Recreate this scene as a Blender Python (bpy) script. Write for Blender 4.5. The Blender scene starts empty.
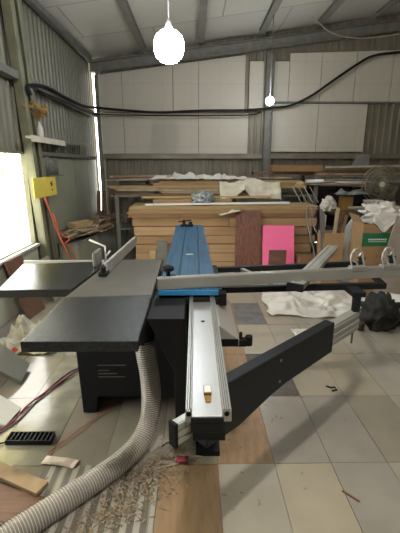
import bpy, bmesh, math, random
from mathutils import Vector, Matrix, noise, Euler
random.seed(7)
R = math.radians
col = bpy.context.scene.collection

# ---------------------------------------------------------------- materials
def mat(name, c, rough=.6, metal=0., var=.12, scale=6., bump=0., bscale=40., stretch=None, c2=None, alpha=1., trans=0., emit=None, estr=0., spec=.5, coat=0.):
    m = bpy.data.materials.new(name); m.use_nodes = True
    nt = m.node_tree; N = nt.nodes; L = nt.links
    b = N['Principled BSDF']
    b.inputs['Roughness'].default_value = rough; b.inputs['Metallic'].default_value = metal
    b.inputs['Alpha'].default_value = alpha; b.inputs['Transmission Weight'].default_value = trans
    b.inputs['Specular IOR Level'].default_value = spec
    if coat: b.inputs['Coat Weight'].default_value = coat
    tc = N.new('ShaderNodeTexCoord'); mp = N.new('ShaderNodeMapping'); L.new(tc.outputs['Object'], mp.inputs[0])
    if stretch: mp.inputs['Scale'].default_value = stretch
    nz = N.new('ShaderNodeTexNoise'); nz.inputs['Scale'].default_value = scale; nz.inputs['Detail'].default_value = 6
    L.new(mp.outputs[0], nz.inputs['Vector'])
    rp = N.new('ShaderNodeValToRGB'); L.new(nz.outputs['Fac'], rp.inputs[0])
    if c2 is None: c2 = tuple(min(1, x*(1+var)) for x in c); c1 = tuple(x*(1-var) for x in c)
    else: c1 = c
    rp.color_ramp.elements[0].position = .3; rp.color_ramp.elements[1].position = .7
    rp.color_ramp.elements[0].color = (*c1, 1); rp.color_ramp.elements[1].color = (*c2, 1)
    L.new(rp.outputs[0], b.inputs['Base Color'])
    if bump:
        n2 = N.new('ShaderNodeTexNoise'); n2.inputs['Scale'].default_value = bscale; n2.inputs['Detail'].default_value = 4
        L.new(mp.outputs[0], n2.inputs['Vector'])
        bp = N.new('ShaderNodeBump'); bp.inputs['Strength'].default_value = bump; bp.inputs['Distance'].default_value = .01
        L.new(n2.outputs['Fac'], bp.inputs['Height']); L.new(bp.outputs[0], b.inputs['Normal'])
    if emit:
        b.inputs['Emission Color'].default_value = (*emit, 1); b.inputs['Emission Strength'].default_value = estr
    return m

M = dict(
 tile_white=mat('tile_white', (.36,.335,.285), .32, var=.09, scale=5, bump=.03),
 tile_grey=mat('tile_grey', (.315,.295,.26), .22, var=.1, scale=5, bump=.03),
 tile_cream=mat('tile_cream', (.375,.335,.26), .32, var=.07, scale=5, bump=.03),
 tile_beige=mat('tile_beige', (.285,.26,.21), .35, var=.1, scale=5, bump=.03),
 tile_dark=mat('tile_dark', (.10,.088,.075), .45, var=.3, scale=9, bump=.05),
 tile_slate=mat('tile_slate', (.16,.16,.16), .45, var=.3, scale=9, bump=.05),
 tile_tan=mat('tile_tan', (.31,.21,.125), .5, var=.18, scale=7, stretch=(5,1,1), bump=.05),
 tile_rose=mat('tile_rose', (.26,.235,.21), .14, var=.14, scale=4, bump=.03),
 tile_moss=mat('tile_moss', (.25,.245,.215), .12, var=.25, scale=7, bump=.03),
 grout=mat('grout', (.20,.17,.14), .9),
 tin=mat('corrugated_tin', (.215,.19,.145), .5, .25, var=.22, scale=3, stretch=(1,1,.3)),
 tin_left=mat('corrugated_tin_left', (.185,.18,.14), .5, .1, var=.16, scale=3, stretch=(1,1,.3)),
 wallpanel=mat('wall_panel_green', (.31,.32,.24), .55, var=.1, scale=2.5),
 masonry=mat('masonry_pale', (.50,.52,.44), .7, var=.08, scale=3, bump=.1),
 clad=mat('cladding_board', (.54,.495,.42), .6, var=.05, scale=1.5),
 steel=mat('painted_steel', (.17,.168,.15), .55, .2, var=.2, scale=8),
 steel_green=mat('painted_steel_green', (.19,.19,.125), .5, .1, var=.2, scale=5),
 purlin=mat('purlin_steel', (.27,.265,.24), .5, .3, var=.15),
 rubber=mat('black_rubber', (.008,.008,.009), .6, spec=.25, var=.2),
 black=mat('black_paint', (.010,.012,.016), .5, spec=.3, var=.2, scale=30, bump=.15, bscale=120),
 blacktop=mat('black_textured_paint', (.022,.025,.027), .24, var=.3, scale=60, bump=.35, bscale=130),
 iron=mat('cast_iron_grey', (.15,.142,.128), .36, .35, var=.08, scale=12, bump=.05, bscale=200),
 wing=mat('dark_wing_top', (.04,.042,.042), .17, .2, var=.1, scale=20, bump=.05, bscale=200),
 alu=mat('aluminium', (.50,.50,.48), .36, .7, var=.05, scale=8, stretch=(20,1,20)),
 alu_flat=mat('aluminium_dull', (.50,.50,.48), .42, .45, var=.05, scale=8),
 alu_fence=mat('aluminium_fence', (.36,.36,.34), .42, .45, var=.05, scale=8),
 alu_dark=mat('aluminium_dark', (.25,.25,.245), .42, .6, var=.08, scale=8),  # plain darker grey aluminium
 arm=mat('charcoal_arm_paint', (.014,.017,.020), .5, spec=.3, var=.1, scale=20, bump=.08, bscale=120),
 hose=mat('hose_skin', (.36,.33,.305), .35, var=.15, alpha=.72),
 hose_rib=mat('hose_rib', (.60,.57,.53), .35, var=.1),
 card=mat('cardboard', (.36,.225,.118), .8, var=.08, scale=3),
 card2=mat('cardboard_light', (.42,.27,.145), .8, var=.06, scale=3),
 card3=mat('cardboard_dark', (.28,.16,.075), .8, var=.12, scale=4),
 ply=mat('pale_board', (.44,.31,.155), .7, var=.2, scale=5, stretch=(.4,4,8)),
 wood=mat('scrap_wood', (.30,.215,.13), .75, var=.35, scale=8),
 wood2=mat('scrap_wood_pale', (.46,.38,.27), .75, var=.2, scale=8),
 wood3=mat('scrap_wood_brown', (.155,.095,.06), .7, var=.3, scale=8),
 laminate=mat('dark_laminate', (.15,.058,.036), .5, var=.45, scale=6, stretch=(9,9,.6)),
 laminate2=mat('brown_laminate', (.16,.085,.06), .5, var=.3, scale=6, stretch=(.8,9,9)),
 pink=mat('pink_foam', (.95,.16,.36), .6, var=.03),
 white=mat('white_plastic', (.75,.75,.72), .5, var=.04),
 cream=mat('cream_sheet', (.62,.58,.46), .7, var=.12, scale=6),
 film=mat('plastic_film', (.66,.64,.58), .25, var=.1, scale=10, alpha=.75),
 filmwhite=mat('white_film', (.70,.68,.63), .35, var=.1, scale=8),
 silver=mat('silver_foil', (.28,.31,.31), .35, .4, var=.6, scale=30),
 blacks=mat('black_fabric', (.018,.018,.018), .75, var=.3, scale=10, bump=.3, bscale=60),
 darkclutter=mat('dark_plastic', (.05,.047,.04), .6, var=.4, scale=6),
 green=mat('green_print', (.02,.16,.07), .55, var=.05),
 yellow=mat('yellow_board', (.78,.62,.10), .6, var=.05),
 brass=mat('brass', (.34,.20,.05), .5, .3, var=.1),
 red=mat('red_plastic', (.55,.05,.035), .5, var=.1),
 redcord=mat('red_cord', (.62,.13,.07), .6, var=.1),
 greycord=mat('grey_cord', (.18,.16,.16), .6, var=.1),
 maroon=mat('maroon_cord', (.25,.03,.05), .5, var=.1),
 sheetgrey=mat('grey_sheet', (.24,.24,.225), .4, .2, var=.1),
 sheet_translucent=mat('sheet_translucent', (.36,.31,.26), .35, alpha=.85),
 sheetwhite=mat('pale_sheet', (.55,.56,.55), .5, var=.05),
 shaving=mat('wood_shaving', (.30,.24,.17), .85, var=.3, scale=40),
 pale=mat('rag_pale', (.72,.62,.58), .8, var=.2, scale=20),
 fanwire=mat('fan_wire', (.30,.27,.20), .4, .5, var=.1),
 fanblade=mat('fan_blade', (.30,.26,.19), .3, alpha=.7, var=.1),
 yard=mat('yard_ground', (.75,.75,.66), .9, var=.1, scale=1.5),
 leaf=mat('yard_leaves', (.42,.50,.26), .8, var=.35, scale=3),
 fence=mat('yard_fence', (.62,.60,.52), .8, var=.1, scale=3),
 awning=mat('awning_yellow', (.95,.85,.45), .6, var=.05, trans=.0),
)
def translucent(m, c, f):
    nt = m.node_tree; N = nt.nodes; b = N['Principled BSDF']; o = next(n for n in N if n.type == 'OUTPUT_MATERIAL')
    t = N.new('ShaderNodeBsdfTranslucent'); t.inputs[0].default_value = (*c, 1); x = N.new('ShaderNodeMixShader'); x.inputs[0].default_value = f
    nt.links.new(b.outputs[0], x.inputs[1]); nt.links.new(t.outputs[0], x.inputs[2]); nt.links.new(x.outputs[0], o.inputs[0])
translucent(M['awning'], (1,.95,.6), .7)
def bulbmat(n, c, s):
    m = bpy.data.materials.new(n); m.use_nodes = True; N = m.node_tree.nodes
    N.clear(); e = N.new('ShaderNodeEmission'); e.inputs[0].default_value = (*c, 1); e.inputs[1].default_value = s
    o = N.new('ShaderNodeOutputMaterial'); m.node_tree.links.new(e.outputs[0], o.inputs[0]); return m
M['bulb'] = bulbmat('bulb_glow', (.86,.93,1), 62)
M['bulb_small'] = bulbmat('bulb_glow_small', (.9,.96,1), 130)
# blue film with fine lengthwise creases
def blue():
    m = mat('blue_film', (.014,.062,.135), .42, .05, var=.3, scale=5, stretch=(14,.6,1), bump=.3, bscale=9, c2=(.036,.14,.265))
    return m
M['blue'] = blue()
M['blue_edge'] = mat('blue_film_edge', (.03,.20,.45), .35, var=.1, scale=12)
# striped tile
def striped():
    m = mat('tile_striped', (.21,.195,.17), .4, var=.15)
    nt = m.node_tree; N = nt.nodes; L = nt.links; b = N['Principled BSDF']
    tc = N.new('ShaderNodeTexCoord'); w = N.new('ShaderNodeTexWave'); w.inputs['Scale'].default_value = 5.2
    w.inputs['Distortion'].default_value = .25; w.bands_direction = 'X'
    L.new(tc.outputs['Object'], w.inputs['Vector'])
    w2 = N.new('ShaderNodeTexWave'); w2.inputs['Scale'].default_value = 28; w2.bands_direction = 'X'; L.new(tc.outputs['Object'], w2.inputs['Vector'])
    ad = N.new('ShaderNodeMath'); ad.operation = 'MULTIPLY_ADD'; ad.inputs[1].default_value = .3
    L.new(w2.outputs['Fac'], ad.inputs[0]); L.new(w.outputs['Fac'], ad.inputs[2])
    r = N.new('ShaderNodeValToRGB'); r.color_ramp.elements[0].position = .55; r.color_ramp.elements[1].position = .85
    r.color_ramp.elements[0].color = (.16,.145,.125,1); r.color_ramp.elements[1].color = (.40,.385,.35,1)
    L.new(ad.outputs[0], r.inputs[0]); L.new(r.outputs[0], b.inputs['Base Color']); return m
M['tile_striped'] = striped()
# ceiling insulation: seams from a brick texture
def seamed(name, c, cs, bw, rh, ms, off=.5, rough=.5):
    m = mat(name, c, rough)
    nt = m.node_tree; N = nt.nodes; L = nt.links; b = N['Principled BSDF']
    tc = N.new('ShaderNodeTexCoord'); br = N.new('ShaderNodeTexBrick'); L.new(tc.outputs['Object'], br.inputs['Vector'])
    br.offset = off
    br.inputs['Color1'].default_value = (*c, 1); br.inputs['Color2'].default_value = (*[x*.9 for x in c], 1)
    br.inputs['Mortar'].default_value = (*cs, 1); br.inputs['Scale'].default_value = 1
    br.inputs['Mortar Size'].default_value = ms; br.inputs['Brick Width'].default_value = bw; br.inputs['Row Height'].default_value = rh
    L.new(br.outputs['Color'], b.inputs['Base Color']); return m
M['ceiling'] = seamed('ceiling_insulation', (.62,.60,.54), (.36,.34,.30), 2.1, 1.15, .012)

# ---------------------------------------------------------------- mesh builder
class MB:
    def __init__(s): s.bm = bmesh.new(); s.mi = 0
    def _t(s, verts, mtx):
        for v in verts: v.co = mtx @ v.co
    def box(s, c, d, rot=(0,0,0)):
        r = bmesh.ops.create_cube(s.bm, size=1)
        mt = Matrix.Translation(c) @ Euler(rot).to_matrix().to_4x4() @ Matrix.Diagonal((*d, 1))
        s._t(r['verts'], mt)
        for f in {f for v in r['verts'] for f in v.link_faces}: f.material_index = s.mi
        return s
    def span(s, x0, x1, y0, y1, z0, z1):
        return s.box(((x0+x1)/2,(y0+y1)/2,(z0+z1)/2), (abs(x1-x0),abs(y1-y0),abs(z1-z0)))
    def bar(s, a, b, w, h, roll=0):
        a = Vector(a); b = Vector(b); d = b-a; L = d.length
        q = d.to_track_quat('Y','Z').to_matrix().to_4x4()
        r = bmesh.ops.create_cube(s.bm, size=1)
        s._t(r['verts'], Matrix.Translation((a+b)/2) @ q @ Matrix.Rotation(roll,4,'Y') @ Matrix.Diagonal((w, L, h, 1)))
        for f in {f for v in r['verts'] for f in v.link_faces}: f.material_index = s.mi
        return s
    def cyl(s, a, b, r0, r1=None, n=20):
        if r1 is None: r1 = r0
        a = Vector(a); b = Vector(b); d = b-a
        r = bmesh.ops.create_cone(s.bm, cap_ends=True, segments=n, radius1=r0, radius2=r1, depth=d.length)
        s._t(r['verts'], Matrix.Translation((a+b)/2) @ d.to_track_quat('Z','Y').to_matrix().to_4x4())
        for f in {f for v in r['verts'] for f in v.link_faces}:
            f.material_index = s.mi; f.smooth = len(f.verts) == 4
        return s
    def sphere(s, c, r, sc=(1,1,1), sub=3):
        q = bmesh.ops.create_icosphere(s.bm, subdivisions=sub, radius=r)
        s._t(q['verts'], Matrix.Translation(c) @ Matrix.Diagonal((*sc, 1)))
        for f in {f for v in q['verts'] for f in v.link_faces}: f.smooth = True; f.material_index = s.mi
        return s
    def tube(s, pts, r, n=10, cap=True, mids=None):
        pts = [Vector(p) for p in pts]; rings = []
        up = Vector((0,0,1)); prev = None
        for i, p in enumerate(pts):
            t = (pts[min(i+1,len(pts)-1)] - pts[max(i-1,0)]).normalized()
            if prev is None:
                a = t.cross(up) if abs(t.dot(up)) < .95 else t.cross(Vector((1,0,0)))
            else: a = prev - t*prev.dot(t)
            a.normalize(); b = t.cross(a); prev = a
            rr = r[i] if isinstance(r, (list,tuple)) else r
            rings.append([s.bm.verts.new(p + (a*math.cos(2*math.pi*k/n) + b*math.sin(2*math.pi*k/n))*rr) for k in range(n)])
        for i in range(len(rings)-1):
            for k in range(n):
                f = s.bm.faces.new((rings[i][k], rings[i][(k+1)%n], rings[i+1][(k+1)%n], rings[i+1][k])); f.smooth = True
                f.material_index = mids[i] if mids else s.mi
        if cap:
            for q in (rings[0][::-1], rings[-1]): f = s.bm.faces.new(q); f.material_index = s.mi
        return s
    def prism(s, poly, ax, w):
        """poly: list of 3-D points; extruded by vector ax*w"""
        v = Vector(ax)*w
        a = [s.bm.verts.new(Vector(p)) for p in poly]; b = [s.bm.verts.new(Vector(p)+v) for p in poly]; n = len(a)
        fs = [s.bm.faces.new(a), s.bm.faces.new(b[::-1])]
        for i in range(n): fs.append(s.bm.faces.new((a[i], b[i], b[(i+1)%n], a[(i+1)%n])))
        for f in fs: f.material_index = s.mi
        return s
    def lathe(s, c, prof, n=24):
        c = Vector(c); rings = []
        for (r, z) in prof:
            rings.append([s.bm.verts.new(c + Vector((r*math.cos(2*math.pi*k/n), r*math.sin(2*math.pi*k/n), z))) for k in range(n)])
        for i in range(len(rings)-1):
            for k in range(n):
                f = s.bm.faces.new((rings[i][k], rings[i][(k+1)%n], rings[i+1][(k+1)%n], rings[i+1][k])); f.smooth = True; f.material_index = s.mi
        for q in (rings[0][::-1], rings[-1]): s.bm.faces.new(q).material_index = s.mi
        return s
    def sheet(s, fn, nu, nv, smooth=True):
        g = [[s.bm.verts.new(Vector(fn(i/nu, j/nv))) for j in range(nv+1)] for i in range(nu+1)]
        for i in range(nu):
            for j in range(nv):
                f = s.bm.faces.new((g[i][j], g[i+1][j], g[i+1][j+1], g[i][j+1])); f.smooth = smooth; f.material_index = s.mi
        return s
    def build(s, name, mats, parent=None, bevel=0., solid=0.):
        if not isinstance(mats, (list,tuple)): mats = [mats]
        bmesh.ops.recalc_face_normals(s.bm, faces=s.bm.faces[:])
        cs = [v.co for v in s.bm.verts]
        if parent is None:
            off = Vector(((min(c.x for c in cs)+max(c.x for c in cs))/2, (min(c.y for c in cs)+max(c.y for c in cs))/2, min(c.z for c in cs)))
            loc = off
        else: off = parent['_w'].to_list() if hasattr(parent['_w'],'to_list') else parent['_w']; off = Vector(off); loc = Vector((0,0,0))
        for v in s.bm.verts: v.co -= off
        me = bpy.data.meshes.new(name); s.bm.to_mesh(me); s.bm.free()
        for m in mats: me.materials.append(m)
        o = bpy.data.objects.new(name, me); col.objects.link(o); o.location = loc
        o['_w'] = tuple(off)
        if parent is not None: o.parent = parent
        if solid:
            q = o.modifiers.new('solid', 'SOLIDIFY'); q.thickness = solid; q.offset = 0
        if bevel:
            q = o.modifiers.new('bevel', 'BEVEL'); q.width = bevel; q.segments = 2; q.limit_method = 'ANGLE'; q.angle_limit = R(40)
        return o
def tag(o, label=None, cat=None, group=None, kind=None):
    if label: o['label'] = label
    if cat: o['category'] = cat
    if group: o['group'] = group
    if kind: o['kind'] = kind
    return o
def thing(name, label, cat, loc, group=None):
    o = bpy.data.objects.new(name, None); col.objects.link(o); o.location = loc; o.empty_display_size = .1
    o['_w'] = tuple(loc); return tag(o, label, cat, group)
def struct(o, label=None, cat=None): return tag(o, label, cat, kind='structure')

# ================================================================ SETTING
# floor: loose-laid tiles of many kinds over a base
X0, TW, Y0, TL = .115, .30, 1.636, .595
def floor():
    names = ['grout','tile_white','tile_grey','tile_cream','tile_beige','tile_dark','tile_slate','tile_tan','tile_rose','tile_moss','tile_striped']
    m = MB(); m.mi = 0; m.span(-1.9,7,-4,7.5,-.12,-.006)
    special = {(-1,-1):7,(0,-1):1,(1,-1):3,(2,-1):2,(3,-1):1,(-2,-1):10,(-3,-1):10,(-4,-1):8,
               (-1,0):1,(0,0):7,(1,0):2,(2,0):2,(3,0):4,(4,0):1,(-2,0):2,(-3,0):8,(-4,0):9,(-5,0):8,
               (-1,1):2,(0,1):7,(1,1):5,(2,1):3,(3,1):3,(4,1):1,(-2,1):4,(-3,1):8,(-4,1):9,(-5,1):8,
               (0,2):7,(1,2):3,(2,2):1,(3,2):3,(4,2):1,(0,3):7,(1,3):6,(2,3):3,(3,3):1,(4,3):3,(0,4):3,(1,4):3,(2,4):1,(3,4):1,
               (-4,2):2,(-5,2):9,(-3,2):8}
    rnd = random.Random(3)
    for i in range(-7, 23):
        for j in range(-9, 10):
            k = special.get((i,j))
            if k is None:
                k = rnd.choice([8,9,2,8] if i < -1 else [1,3,1,2,3])
            x = X0+TW*i; y = Y0+TL*j; g = .0016
            x1 = min(x+TW, 7); y1 = min(y+TL, 7.5); x = max(x,-1.9); y = max(y, -4)
            if x1-x < .02 or y1-y < .02: continue
            m.mi = k; dz = rnd.uniform(-.0015,.0015)
            m.span(x+g, x1-g, y+g, y1-g, -.006, dz)
    return struct(m.build('floor', [M[n] for n in names]))
floor()

def corr(axis, fixed, a0, a1, z0, z1, pitch=.13, depth=.02, out=1, zt=None):
    """box-profile sheet. axis 'x' or 'y' = running direction; zt(a) top height function"""
    pts = []; a = a0
    while a < a1:
        for q, d in ((0,0),(.55,0),(.65,1),(.9,1)):
            p = a+q*pitch
            if p <= a1: pts.append((p, d))
        a += pitch
    pts.append((a1, 0)); m = MB(); prev = None
    for (p, d) in pts:
        f = fixed + out*d*depth; zz = zt(p) if zt else z1
        lo = (p, f, z0) if axis == 'x' else (f, p, z0); hi = (p, f, zz) if axis == 'x' else (f, p, zz)
        cur = (m.bm.verts.new(lo), m.bm.verts.new(hi))
        if prev: m.bm.faces.new((prev[0], cur[0], cur[1], prev[1]))
        prev = cur
    return m
def merge(ms):
    a = ms[0]
    for b in ms[1:]:
        me = bpy.data.meshes.new('tmp'); b.bm.to_mesh(me); b.bm.free(); a.bm.from_mesh(me); bpy.data.meshes.remove(me)
    return a
CZ = lambda x: 3.36+.135*(x+1.9)          # underside of ceiling
# left wall: window opening y 1.0..4.30, z .63..1.67
ms = [corr('y', -1.93, -4, 1.0, 0, 3.36), corr('y', -1.93, 1.0, 4.42, 1.67, 3.36), corr('y', -1.93, 4.42, 7.5, 0, 3.36)]
wl = struct(merge(ms).build('wall_left', M['tin_left']))
m = MB(); m.span(-1.96,-1.885,1.0,4.42,0,.60); m.build('dwarf_wall', M['masonry'], wl, .004)
m = MB()
for y0, y1 in ((4.62,5.35),(5.36,6.09),(6.10,6.83),(6.84,7.42)): m.span(-1.90,-1.885,y0,y1,0,1.62)
m.build('lining_board', M['wallpanel'], wl, .003)
# back wall with a slit of daylight at the corner
ms = [corr('x', 7.53, -1.93, -1.87, 0, 4.2, out=-1), corr('x', 7.53, -1.815, 7, 0, 4.2, out=-1, zt=CZ), corr('x',7.53,-1.87,-1.815,0,.62,out=-1), corr('x',7.53,-1.87,-1.815,3.14,3.4,out=-1)]
wb = struct(merge(ms).build('wall_back', M['tin']))
def rz(x): return 3.10+.125*(x+1.9)
def board_joints(m):
    nt = m.node_tree; N = nt.nodes; L = nt.links; b = N['Principled BSDF']
    tc = N.new('ShaderNodeTexCoord'); mp = N.new('ShaderNodeMapping'); mp.inputs['Rotation'].default_value = (R(90),0,0)
    br = N.new('ShaderNodeTexBrick'); br.offset = 0; L.new(tc.outputs['Object'], mp.inputs[0]); L.new(mp.outputs[0], br.inputs['Vector'])
    br.inputs['Color1'].default_value = (.54,.495,.42,1); br.inputs['Color2'].default_value = (.52,.48,.41,1); br.inputs['Mortar'].default_value = (.47,.43,.36,1)
    br.inputs['Scale'].default_value = 1; br.inputs['Mortar Size'].default_value = .005; br.inputs['Brick Width'].default_value = .52; br.inputs['Row Height'].default_value = .37
    L.new(br.outputs['Color'], b.inputs['Base Color'])
board_joints(M['clad'])
def clad(poly):
    m = MB(); m.prism([(x, 7.47, z) for x, z in poly], (0,1,0), .02); m.build('cladding_panel', M['clad'], wb, .003)
up = [(-1.76,-1.33),(-1.322,-.40),(-.392,.07),(.078,.92)]
for a, b in up: clad([(a,2.47),(b,2.47),(b,rz(b)-.02),(a,rz(a)-.02)])
for a, b in [(-1.76,-1.33),(-1.32,.065),(.075,1.0)]: clad([(a,1.735),(b,1.735),(b,2.455),(a,2.455)])
clad([(1.0,2.5),(1.26,2.5),(1.26,3.33),(1.0,3.33)])
clad([(1.40,2.66),(1.72,2.66),(1.72,3.33),(1.40,3.33)])
for a, b in [(1.73,2.30),(2.31,2.93),(2.94,3.60),(3.61,4.3)]: clad([(a,2.66),(b,2.66),(b,3.46+.03*(b-1.7)),(a,3.46+.03*(a-1.7))])
for a, b in [(1.40,2.30),(2.31,3.22)]: clad([(a,1.77),(b,1.77),(b,2.62),(a,2.62)])
struct(corr('x', -4, -1.93, 7, 0, 4.6, zt=CZ).build('wall_front', M['tin']))
struct(corr('y', 7.0, -4, 7.53, 0, 4.55, out=-1).build('wall_right', M['tin']))
m = MB(); m.prism([(-2.0,-4,CZ(-2.0)),(7.05,-4,CZ(7.05)),(7.05,-4,CZ(7.05)+.05),(-2.0,-4,CZ(-2.0)+.05)], (0,1,0), 11.6)
struct(m.build('ceiling', M['ceiling']))
# steelwork
n = 0
def trim(mb, mt, bevel=.004, cat=None):
    global n; n += 1; return struct(mb.build('trim_%d' % n, mt, None, bevel))
for x in (-.88, .12, 1.16, 2.14, 3.14, 4.14, 5.14, 6.14):
    z = CZ(x)-.006
    trim(MB().span(x-.05,x+.05,-3.9,7.25,z-.012,z-.0).span(x-.012,x+.012,-3.9,7.25,z-.06,z-.012).span(x-.05,x+.05,-3.9,7.25,z-.07,z-.06), M['purlin'], 0)
def ibeam(x0, x1, y, zf, h, d=.12):
    m = MB()
    a = zf(x0); b = zf(x1)
    for lo, hi, dd in ((0,.015,d),(.015,h-.015,.012),(h-.015,h,d)):
        m.prism([(x0,y-dd/2,a+lo),(x1,y-dd/2,b+lo),(x1,y-dd/2,b+hi),(x0,y-dd/2,a+hi)], (0,1,0), dd)
    return m
trim(ibeam(-1.85, 6.9, 7.36, rz, .17), M['steel'])                                   # back rafter
trim(MB().span(-1.86,-1.79,-3.9,7.28,3.26,3.34), M['steel'])                         # eave beam
trim(MB().span(1.28,1.30,7.30,7.42,0,3.42).span(1.40,1.42,7.30,7.42,0,3.42).span(1.30,1.40,7.355,7.365,0,3.42), M['steel'])   # back column
trim(MB().span(-1.80,-1.74,7.38,7.44,0,3.08), M['steel'])
trim(MB().span(-1.78,7,7.40,7.46,1.64,1.73), M['tin'])                               # back girt low
trim(MB().span(-1.72,7,7.40,7.44,2.60,2.63) if False else MB().span(1.42,7,7.42,7.46,2.625,2.655), M['steel'])
# window post: channel with flanges
m = MB()
for ya_, yb_, x0_, x1_ in ((0,.02,-1.88,-1.80),(.25,.27,-1.88,-1.80),(.02,.25,-1.88,-1.865),(0,.09,-1.80,-1.785),(.18,.27,-1.80,-1.785)):
    m.prism([(x0_,4.50+ya_,0),(x0_,4.50+yb_,0),(x0_,4.19+yb_,3.24),(x0_,4.19+ya_,3.24)], (1,0,0), x1_-x0_)
trim(m, M['steel_green'])
trim(MB().span(-1.89,-1.80,-3.9,4.24,2.37,2.45), M['steel'])
trim(MB().span(-1.89,-1.80,4.61,7.40,2.37,2.45), M['steel'])
trim(MB().span(-1.885,-1.83,4.61,7.36,1.63,1.68), M['steel'])
# window frame and sill
m = MB(); m.span(-1.95,-1.89,1.0,1.03,.63,1.67).span(-1.95,-1.89,1.0,4.42,1.64,1.67).span(-1.95,-1.89,4.39,4.42,.63,1.67).span(-1.95,-1.89,1.0,4.42,.60,.64)
w = struct(m.build('window_1', M['steel_green'], None, .003))
m = MB(); m.span(-2.0,-1.84,1.0,4.40,.602,.63); m.build('window_sill', M['sheetwhite'], w, .004)

# outside the window
m = MB(); m.span(-30,-1.98,-12,20,-.14,-.02); struct(m.build('ground', M['yard']))
m = MB()
for k in range(60): m.span(-9.0,-8.96,-10+k*.4,-10+k*.4+.3,-.02,1.35)
m.span(-8.96,-8.90,-10,14,.4,.5).span(-8.96,-8.90,-10,14,1.1,1.2)
tag(m.build('picket_fence', M['fence']), 'pale upright-board fence out in the yard beyond the window', 'fence')
m = MB()
m.sheet(lambda u, v: (-1.955-.7*u, .9+3.4*v, 1.88-.14*u+.014*math.sin(v*95)), 3, 160)
tag(m.build('awning', M['awning'], None, 0, .006), 'yellowish corrugated awning outside above the open window', 'awning')
def shrub(x, y, r, h, label):
    t = thing('shrub', label, 'shrub', (x,y,-.02)); m = MB(); rnd = random.Random(int(x*7+y*13))
    m.tube([(x,y,-.02),(x+.05,y,h*.4),(x,y+.05,h*.7)], [.06,.04,.02], 8); m.build('stem', M['wood'], t)
    m = MB()
    for k in range(900):
        d = Vector((rnd.gauss(0,1),rnd.gauss(0,1),rnd.gauss(0,1))).normalized()*(rnd.random()**.4)
        c = Vector((x,y,h*.6)) + Vector((d.x*r,d.y*r,d.z*h*.42)); e = Euler((rnd.random()*6,rnd.random()*6,rnd.random()*6)).to_matrix()
        vs = [m.bm.verts.new(c+e@Vector(p)*.09) for p in ((-1,0,0),(0,-.5,0),(1,0,0),(0,.5,0))]; m.bm.faces.new(vs)
    m.build('foliage', M['leaf'], t)
shrub(-7.2, 14.0, 1.2, 2.2, 'leafy yard shrub furthest along the fence outside the window')
shrub(-7.3, 11.0, 1.1, 2.1, 'leafy yard shrub nearer the window in front of the fence')

# ================================================================ PANEL SAW
saw = thing('sliding_table_saw', 'large black sliding table saw with blue film-covered carriage and aluminium rail', 'table saw', (-.2,2.2,0))
T = .88
def P(mb, name, mt, bevel=.003, parent=saw, label=None):
    o = mb.build(name, mt, parent, bevel)
    if label: o['label'] = label
    return o
# main table and extensions
m = MB(); m.prism([(-.655,1.79,T-.04),(-.222,1.82,T-.04),(-.232,2.58,T-.04),(-.575,2.56,T-.04)], (0,0,1), .04); P(m, 'main_table', M['iron'], label='grey cast-iron main table')
m = MB(); m.prism([(-.660,1.295,T-.045),(-.218,1.295,T-.045),(-.221,1.815,T-.045),(-.655,1.785,T-.045)], (0,0,1), .044)
P(m, 'extension_table', M['blacktop'], label='black textured extension table nearest the camera')
m = MB(); m.prism([(-1.16,2.455,T-.045),(-1.055,1.905,T-.045),(-.665,1.92,T-.045),(-.60,2.535,T-.045)][::-1], (0,0,1), .043)
P(m, 'side_table', M['wing'], label='dark side table on the window side')
P(MB().span(-1.20,-.62,2.555,2.58,T-.05,T-.005), 'guide_bar', M['alu_flat'])
# cabinet
m = MB(); m.prism([(-.715,2.07,.0),(-.625,2.07,.0),(-.615,2.07,.115),(.02,2.07,.10),(.02,2.07,.80),(-.735,2.07,.80)], (0,1,0), .50)
P(m, 'cabinet', M['black'], .006)
m = MB()
for k in range(3): m.span(-.60,-.585+.05*(k+1),2.066,2.07,.30-.022*k,.304-.022*k)
m.span(-.60,-.43,2.0665,2.07,.335,.339)
P(m, 'panel_marking', M['alu_dark'], 0)
m = MB(); m.prism([(-.10,1.60,.56),(-.222,1.60,.84),(-.05,1.60,.84),(-.05,1.60,.30),(-.10,1.60,.30)], (0,1,0), .45); P(m, 'blade_housing', M['rubber'])
P(MB().span(.02,.10,1.72,1.90,.02,.80).span(-.0,.13,1.69,1.93,0,.03).span(.02,.10,1.40,1.72,.60,.74), 'support_leg', M['black'])
P(MB().span(-.05,.09,3.6,3.75,.02,.80).span(-.09,.13,3.57,3.78,0,.02), 'support_leg', M['black'])
P(MB().span(-.01,.10,1.07,1.30,.62,.795), 'pivot_bracket', M['black'])
# rail: extruded aluminium with grooved lips
ya, yb = .935, 3.95
m = MB(); m.span(-.012,.078,ya,yb,.797,.818)                    # centre channel floor
m.span(-.030,-.012,ya,yb,.80,.836).span(.078,.104,ya,yb,.80,.836)
for x in (-.0275,-.0205,-.014): m.span(x-.0018,x+.0018,ya,yb,.836,.843)
for x in (.080,.0865,.093,.0995): m.span(x-.0018,x+.0018,ya,yb,.836,.843)
rail = P(m, 'rail', M['alu'], .001)
P(MB().span(-.030,-.0285,ya,yb,.78,.80).span(-.018,-.016,ya+.01,yb,.8355,.8375).span(-.0245,-.0235,ya,yb,.836,.8375).span(.0828,.0838,ya,yb,.836,.839).span(.0893,.0903,ya,yb,.836,.839).span(.0958,.0968,ya,yb,.836,.839), 'rail_groove', M['rubber'], 0, rail, 'black groove lines of the rail')
P(MB().span(-.014,.082,ya-.004,ya+.05,.765,.797).span(-.014,.082,ya-.004,ya,.797,.8155), 'rail_end_cap', M['black'], .002, rail)
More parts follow.
